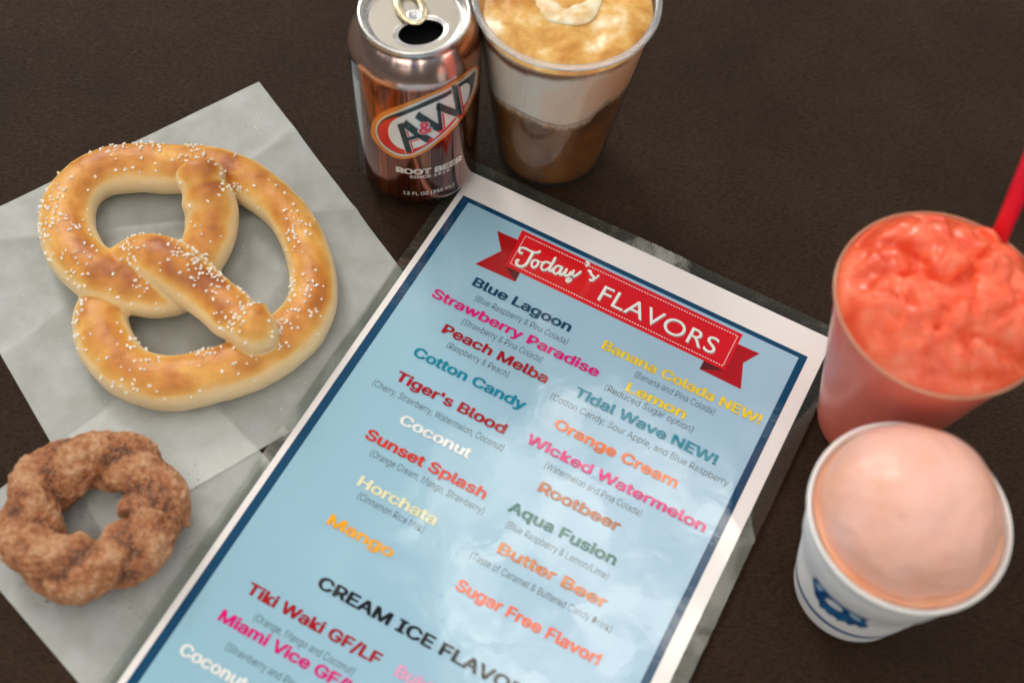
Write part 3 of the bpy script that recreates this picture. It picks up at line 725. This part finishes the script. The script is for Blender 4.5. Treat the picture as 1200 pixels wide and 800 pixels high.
    Wl = [(275, 300, 400, 378, 42), (408, 385, 392, 240, 22), (385, 250, 502, 296, 40), (508, 300, 480, 140, 32)]
    sh = lambda l, dx, dy: [(a+dx, b_+dy, c+dx, d+dy, w_) for a, b_, c, d, w_ in l]
    strokes(sh(A+Wl, 15, 8), .30, 'red', 'lettering_shadow', em)
    strokes([(a, b_, c, d, w_+8) for a, b_, c, d, w_ in A+Wl], .35, 'silver', 'lettering_outline', em)
    strokes(A+Wl, .40, 'black', 'lettering', em, 'black capital letters A and W on the can emblem')
    def ctext(body, p0, p1, cap_h, ink, d, off=.02, bold=0.0, nm='lettering', parent=t, yofs=0.0):
        a, b_ = cpt(*p0), cpt(*p1); V, Fc = text2d(body, 10, bold, 3); xs = V[:, 0]
        V = [(a[0]+(x-xs.min())*(b_[0]-a[0])/(xs.max()-xs.min()), (a[1]+b_[1])/2-cap_h/2+(y+bold)*cap_h/(CAPREF+2*bold)+(x-xs.min())*yofs, 0) for x, y, _ in V]
        wrap(V, Fc, d, CI[ink], nm, parent, f'{ink} lettering reading {body}')
    ctext('&', (278, 372), (366, 372), 10.5, 'silver', .45, bold=.75, nm='lettering_outline', parent=em)
    ctext('&', (284, 372), (360, 372), 9.5, 'pink', .50, bold=.35, parent=em)
    ctext('ROOT BEER', (160, 592), (522, 546), 5.0, 'text', .1, bold=.5)
    ctext('SINCE 1919', (235, 640), (455, 611), 2.4, 'text', .1, bold=.3)
    ctext('12 FL OZ (355 mL)', (200, 728), (478, 688), 2.9, 'white', .1, bold=.2)
    ctext('CAFFEINE FREE', (150, 36), (275, 30), 3.0, 'bluegrey', .06, bold=.2)
can()

# ------------------------------------------------------------------ root beer float
def shell(t, r2, r1, h, mat, nm='cup_wall', floor=True):
    k = (r1-r2)/h
    prof = [(.1, 3.0), (r2-4, 3.0), (r2-2, .3), (r2-.6, 0), (r2, .9)]+[(r2+k*z_, z_) for z_ in (4, 12, 25, 50, 75, h*.8, h-6)]+[(r1-1.2, h-2.5)]
    V, Fc = lathe(prof, 128); mk(nm, V, Fc, mat, t, True)
def torus_rim(t, R, h, a, bz, mat, nm='cup_rim'):
    prof = [(R+a*math.cos(q), h+bz*math.sin(q)) for q in np.linspace(-math.pi, math.pi, 14, endpoint=False)]
    V, Fc = lathe(prof, 128, True); mk(nm, V, Fc, mat, t, True)
def heightfield(R, fz, nr=90, na=200, skirt=None):
    V, Fc = [], []
    V.append((0, 0, fz(0, 0)))
    for i in range(1, nr+1):
        r = R*i/nr
        for k in range(na):
            a = 2*math.pi*k/na; x, y = r*math.cos(a), r*math.sin(a); V.append((x, y, fz(x, y)))
    for k in range(na): Fc.append((0, 1+k, 1+(k+1) % na))
    for i in range(nr-1):
        for k in range(na):
            a, b_ = 1+i*na+k, 1+i*na+(k+1) % na; Fc.append((a, a+na, b_+na, b_))
    return V, Fc
FX, FY, FR1, FH, FR2 = 10.3, 465.4, 47.1, 118.3, 29.4
def float_cup():
    t = thing('root_beer_float', 'clear plastic cup of root beer float with foam, right of the can', 'drink', (FX, FY, 0))
    k = (FR1-FR2)/FH
    shell(t, FR2, FR1-1.4, FH, m_cup); torus_rim(t, FR1-1.7, FH-.8, 1.9, .9, m_rim)
    kk = (FR1-1.4-FR2)/FH
    B_ = sorted([on_cone(550+x/3.48, y/3.48, FX, FY, FR2, kk) for x, y in ((100, 392), (150, 430), (200, 460), (260, 490), (320, 512), (370, 520), (420, 515), (480, 495), (520, 455), (560, 420), (600, 395))])
    an = [q[0] for q in B_]; zz = [q[1] for q in B_]
    def bnd(a):   # a measured from -Y
        a = (a+math.pi) % (2*math.pi)-math.pi
        base = np.interp(a, [-math.pi]+an+[math.pi], [70]+zz+[70])
        return float(base)+.9*noise.noise(Vector((math.sin(a)*9, math.cos(a)*9, 1)))+1.3*noise.noise(Vector((math.sin(a)*60, math.cos(a)*60, 3)))+.9*noise.noise(Vector((math.sin(a)*30, math.cos(a)*30, 5)))
    n = 240
    def wall(nm, mat, lo, hi, inset, m=24, top=False):
        V, Fc = [], []
        for j in range(m+1):
            for i in range(n):
                a = 2*math.pi*i/n; z0, z1 = lo(a), hi(a); z_ = z0+(z1-z0)*j/m; r = FR2+kk*z_-inset
                V.append((r*math.sin(a), -r*math.cos(a), z_))
        for j in range(m):
            for i in range(n): Fc.append((j*n+i, j*n+(i+1) % n, (j+1)*n+(i+1) % n, (j+1)*n+i))
        cap(V, Fc, n, 0, sum(v[2] for v in V[:n])/n, True); cap(V, Fc, n, m, sum(v[2] for v in V[-1-n:-1])/n)
        return mk(nm, V, Fc, mat, t, True)
    wall('root_beer', m_beer, lambda a: 3.6, bnd, .9)
    wall('vanilla_foam', m_float, lambda a: bnd(a)+.02, lambda a: FH-9.5, .75)
    wsp = wall('foam_wisps', m_wisp, lambda a: bnd(a)-8, lambda a: bnd(a)+.4, .55, 14)
    me = wsp.data; tv = [min(1, (i//n)/14) for i in range(n*15)]+[0, 1]
    at_w = me.attributes.new('rise', 'FLOAT', 'POINT'); at_w.data.foreach_set('value', tv[:len(me.vertices)])
    bm = bmesh.new(); bm.from_mesh(me); bmesh.ops.delete(bm, geom=[f for f in bm.faces if len(f.verts) == 3], context='FACES'); bm.to_mesh(me); bm.free()
    def fz(x, y):
        r = math.hypot(x, y); q = (x, y, 0)
        e = max(0, 1-(r/44)**6)
        return FH-8.5+e*(2.6+2.6*fnoise(q, 26, 2.2, 2)+.25*fnoise(q, 6, 4.4, 2))
    V, Fc = heightfield(FR2+kk*(FH-8.5)-.8, fz); mk('froth', V, Fc, m_froth, t, True)
    # a small white blob of ice cream and a dark hollow breaking the froth
    def blob(c, s, nm, mat, seed, label):
        V, Fc = [], []
        m, q = 26, 40
        for j in range(m+1):
            for i in range(q):
                th, ph = math.pi*j/m, 2*math.pi*i/q; d = Vector((math.sin(th)*math.cos(ph), math.sin(th)*math.sin(ph), math.cos(th)))
                r = 1+.18*noise.noise(d*1.6+Vector((seed, 0, 0))); V.append((c[0]+d.x*s[0]*r, c[1]+d.y*s[1]*r, c[2]+d.z*s[2]*r))
        for j in range(m):
            for i in range(q): Fc.append((j*q+i, (j+1)*q+i, (j+1)*q+(i+1) % q, j*q+(i+1) % q))
        mk(nm, V, Fc, mat, t, True, label)
    # crescent of white foam round a dark hollow
    p = at(664, -6, FH-5); V, Fc = [], []; m, q = 60, 24
    for j in range(m+1):
        a = math.radians(150+235*j/m); w_ = max(.05, math.sin(math.pi*j/m))**.6
        for i in range(q):
            b_ = 2*math.pi*i/q; rr = 12.5+.8*math.sin(a*3)+6.0*w_*math.cos(b_)*(1+.12*math.sin(a*5))
            V.append((p.x-FX+rr*math.cos(a)*1.15, p.y-FY+rr*math.sin(a), FH-6.6+1.9*w_*math.sin(b_)*(1+.6*noise.noise(Vector((rr*math.cos(a)/4, rr*math.sin(a)/4, 3))))))
    for j in range(m):
        for i in range(q): Fc.append((j*q+i, (j+1)*q+i, (j+1)*q+(i+1) % q, j*q+(i+1) % q))
    mk('ice_cream', V, Fc, m_vanilla, t, True)
m_wisp = bpy.data.materials.new('foam_wisps'); m_wisp.use_nodes = True; nt = m_wisp.node_tree; b = nt.nodes['Principled BSDF']
co = mmco(nt, 1, (1, 1, .35)); at_ = nt.nodes.new('ShaderNodeAttribute'); at_.attribute_name = 'rise'
f = noise_n(nt, co, .55, 5, .65)
al = ramp(nt, math_n(nt, 'ADD', math_n(nt, 'MULTIPLY', at_.outputs['Fac'], .62), math_n(nt, 'MULTIPLY', f, .7)), [(.52, (0, 0, 0)), (.98, (1, 1, 1))])
setp(b, Base_Color=(.82, .62, .42), Roughness=.5); tr_ = nt.nodes.new('ShaderNodeBsdfTransparent'); ms_ = nt.nodes.new('ShaderNodeMixShader')
nt.links.new(al, ms_.inputs[0]); nt.links.new(tr_.outputs[0], ms_.inputs[1]); nt.links.new(b.outputs[0], ms_.inputs[2]); nt.links.new(ms_.outputs[0], nt.nodes['Material Output'].inputs[0])
m_vanilla = cream_mat('vanilla_ice_cream', [(.35, (.70, .46, .20)), (.6, (.86, .76, .58))], .09, .5, .35)
float_cup()

# ------------------------------------------------------------------ coral slush
SX, SY, SR1, SH, SR2 = 183.4, 310.8, 47.6, 116.1, 25.5
def slush():
    t = thing('slush_cup', 'tall clear cup heaped with coral red slush holding a straw', 'drink', (SX, SY, 0))
    shell(t, SR2, SR1-1.6, SH, m_cupf); torus_rim(t, SR1-1.0, SH-.8, .9, 1.1, m_rimf)
    k = (SR1-1.6-SR2)/SH
    prof = [(.1, 3.6), (SR2-2.6, 3.6)]+[(SR2+k*z_-.9, z_) for z_ in np.linspace(3.7, SH-2.5, 30)]
    V, Fc = lathe(prof, 128); mk('slush_body', V, Fc, m_slushw, t, True)
    def fz(x, y):
        r = math.hypot(x, y)/46.5
        q = Vector((x, y, 0)); wv = Vector((noise.noise(q/17+Vector((3, 1, 0))), noise.noise(q/17+Vector((9, 4, 0))), 0))*9
        d, _ = noise.voronoi((q+wv)/14+Vector((2.3, 5.1, .2)))
        d2, _ = noise.voronoi((q+wv*.5)/7+Vector((7.3, 1.1, .2)))
        l1 = min(d[1]-d[0], .8); l2 = min(d2[1]-d2[0], .6)
        lump = 5.6*math.sqrt(max(0, 1-(d[0]/.82)**2))+1.6*math.sqrt(max(0, 1-(d2[0]/.8)**2))+1.0*fnoise(q, 12, 6.0, 2)
        e = max(0, 1-r**6)
        return SH-1.6+e*(4.0+11.0*max(0, 1-r*r)+1.8*lump+.3*fnoise(q, 5, 16.0, 2))
    V, Fc = heightfield(SR1-1.6, fz, 130, 300)
    o = mk('slush_mound', V, Fc, m_slush, t, True)
    s = o.modifiers.new('s', 'SMOOTH'); s.factor = .5; s.iterations = 8
slush()
def straw():
    a = at(1169, 283, 118); b_ = at(1238, 118, 192); d = (b_-a).normalized(); a = a-d*26; b2 = b_+d*26
    V, Fc = [], []; n = 36
    side = d.cross(Vector((0, 0, 1))).normalized(); up = side.cross(d)
    Ln = (b2-a).length
    rings = [(4.0, 0), (4.0, Ln), (3.6, Ln), (3.6, 0)]
    for r, l in rings:
        for i in range(n):
            q = 2*math.pi*i/n; p = d*l+side*math.cos(q)*r+up*math.sin(q)*r; V.append(tuple(p))
    for j in range(4):
        j2 = (j+1) % 4
        for i in range(n): Fc.append((j*n+i, j2*n+i, j2*n+(i+1) % n, j*n+(i+1) % n))
    o = mk('drinking_straw', V, Fc, m_red_straw, None, True, loc=tuple(a))
    tag(o, 'bright red plastic straw standing in the coral slush', 'straw')
straw()

# ------------------------------------------------------------------ foam cup of cream ice
GX, GY, GR1, GH, GR2 = 171.6, 221.5, 42.7, 90.0, 27.6
def foam_cup():
    t = thing('foam_cup', 'white foam cup with blue print holding a smooth pink ball of cream ice', 'cup', (GX, GY, 0))
    k = (GR1-1.5-GR2)/GH
    R = lambda z_: GR2+k*z_
    zs = 56.0
    prof = [(.1, 2.5), (GR2-4, 2.5), (GR2-3, .2), (GR2-1.2, 0), (GR2-.2, .8)]+[(R(z_), z_) for z_ in (3, 20, 40, zs)]+[(R(zs+1.0)+.9, zs+1.2), (R(75)+.7, 75), (R(82)+.5, 83), (R(84)+1.4, 85), (GR1, 87), (GR1+.1, 89), (GR1-.5, 90.0), (GR1-1.1, 89.9), (GR1-1.7, 88.8), (R(80)-2.8, 80), (R(60)-2.8, 60)]
    V, Fc = lathe(prof, 128); mk('cup_body', V, Fc, m_foamcup, t, True)
    # cream
    def ring(z_, a): return R(z_)-2.9
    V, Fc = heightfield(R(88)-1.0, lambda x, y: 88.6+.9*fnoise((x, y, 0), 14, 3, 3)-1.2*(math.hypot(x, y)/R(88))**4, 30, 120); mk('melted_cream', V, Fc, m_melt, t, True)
    V, Fc = [], []; m, q = 110, 240
    for j in range(m+1):
        for i in range(q):
            th, ph = math.pi*.60*j/m, 2*math.pi*i/q; d = Vector((math.sin(th)*math.cos(ph), math.sin(th)*math.sin(ph), math.cos(th)))
            r = 1+.030*noise.noise(d*2.2)+.010*noise.noise(d*6)
            V.append((d.x*38.0*r+.2, d.y*38.0*r+1.8, 86.5+d.z*33*r))
    for j in range(m):
        for i in range(q): Fc.append((j*q+i, (j+1)*q+i, (j+1)*q+(i+1) % q, j*q+(i+1) % q))
    mk('ice_ball', V, Fc, m_ice, t, True)
    # printed stripe, step line and blue emblem on the sloping wall
    def strip(z0, z1, mat, nm, d=.12, ds=0):
        V, Fc = lathe([(R(z0)+d, z0), (R(z1)+d, z1)], 160); mk(nm, V, Fc, mat, t, True)
    a0, z0 = on_cone(930+220/6.153, 640+552/6.153, GX, GY, GR2, k)
    strip(z0+1.4, z0+5.6, m_cupblue2, 'blue_stripe')
    def wr(pts, d, mat, nm, parent=None, smooth=True, holes=None):
        def cv(l):
            P = [on_cone(930+x/6.153, 640+y/6.153, GX, GY, GR2, k) for x, y in l]; P = [(a*35, z_) for a, z_ in P]
            return [tuple(q_) for q_ in catmull(P, 3, True)] if smooth else P
        V, Fc = poly2d([cv(pts)]+[cv(h) for h in (holes or [])], 0)
        bm = bmesh.new(); vs = [bm.verts.new((x, y, 0)) for x, y, _ in V]
        for f in Fc: bm.faces.new([vs[i] for i in f])
        x = min(v[0] for v in V)
        while x < max(v[0] for v in V):
            bmesh.ops.bisect_plane(bm, geom=list(bm.verts)+list(bm.edges)+list(bm.faces), plane_co=(x, 0, 0), plane_no=(1, 0, 0)); x += 1.5
        bm.verts.index_update()
        VV = [((R(v.co.y)+d)*math.sin(v.co.x/35), -(R(v.co.y)+d)*math.cos(v.co.x/35), v.co.y) for v in bm.verts]
        FF = [tuple(v.index for v in f.verts) for f in bm.faces]; bm.free()
        return mk(nm, VV, FF, mat, parent or t, True)
    em = wr([(140, 222), (178, 232), (205, 262), (240, 268), (275, 305), (320, 335), (345, 372), (392, 392), (420, 440), (465, 448), (500, 480), (572, 488), (560, 520), (515, 538), (540, 575), (480, 582), (450, 562), (400, 562), (370, 540), (320, 530), (295, 505), (250, 482), (225, 452), (190, 432), (182, 390), (158, 350), (148, 290)], .25, m_cupblue, 'blue_emblem',
            holes=[[(232, 372), (262, 376), (305, 402), (352, 448), (345, 468), (300, 448), (240, 400)]])
    wr([(165, 262), (188, 275), (212, 300), (205, 318), (180, 300)], .35, m_cupgrey, 'emblem_highlight', em)
    wr([(405, 470), (440, 488), (490, 520), (470, 532), (420, 505)], .35, m_cupgrey, 'emblem_highlight', em)
foam_cup()

# ------------------------------------------------------------------ loose grains and crumbs
def loose(name, mat, spots, n, smin, smax, z0, label, cat):
    V, Fc = [], []
    for i in range(n):
        px, py, sp = spots[i % len(spots)]
        p = at(px+rng.normal()*sp, py+rng.normal()*sp, z0); s = rng.uniform(smin, smax); k = len(V)
        hb = bmesh.new()
        for _ in range(9): hb.verts.new(Vector(p)+Vector((0, 0, s*.4))+Vector(rng.normal(size=3)).normalized()*s*rng.uniform(.7, 1.1))
        bmesh.ops.convex_hull(hb, input=hb.verts); hb.verts.index_update()
        V += [tuple(v.co) for v in hb.verts]; Fc += [tuple(v.index+k for v in f.verts) for f in hb.faces]; hb.free()
    tag(mk(name, V, Fc, mat), label, cat, kind='stuff')
loose('fallen_salt', m_salt, [(290, 280, 12), (300, 150, 9), (170, 470, 30), (60, 380, 20), (330, 450, 20), (190, 260, 18)], 46, .3, .6, 1.9, 'white salt grains fallen on the wax paper round the pretzel', 'salt')
loose('sugar_crumbs', m_cin, [(225, 640, 14), (150, 715, 14), (50, 700, 14), (225, 560, 14), (108, 605, 9)], 60, .2, .55, 1.3, 'cinnamon sugar crumbs fallen beside the ring doughnut', 'crumbs')
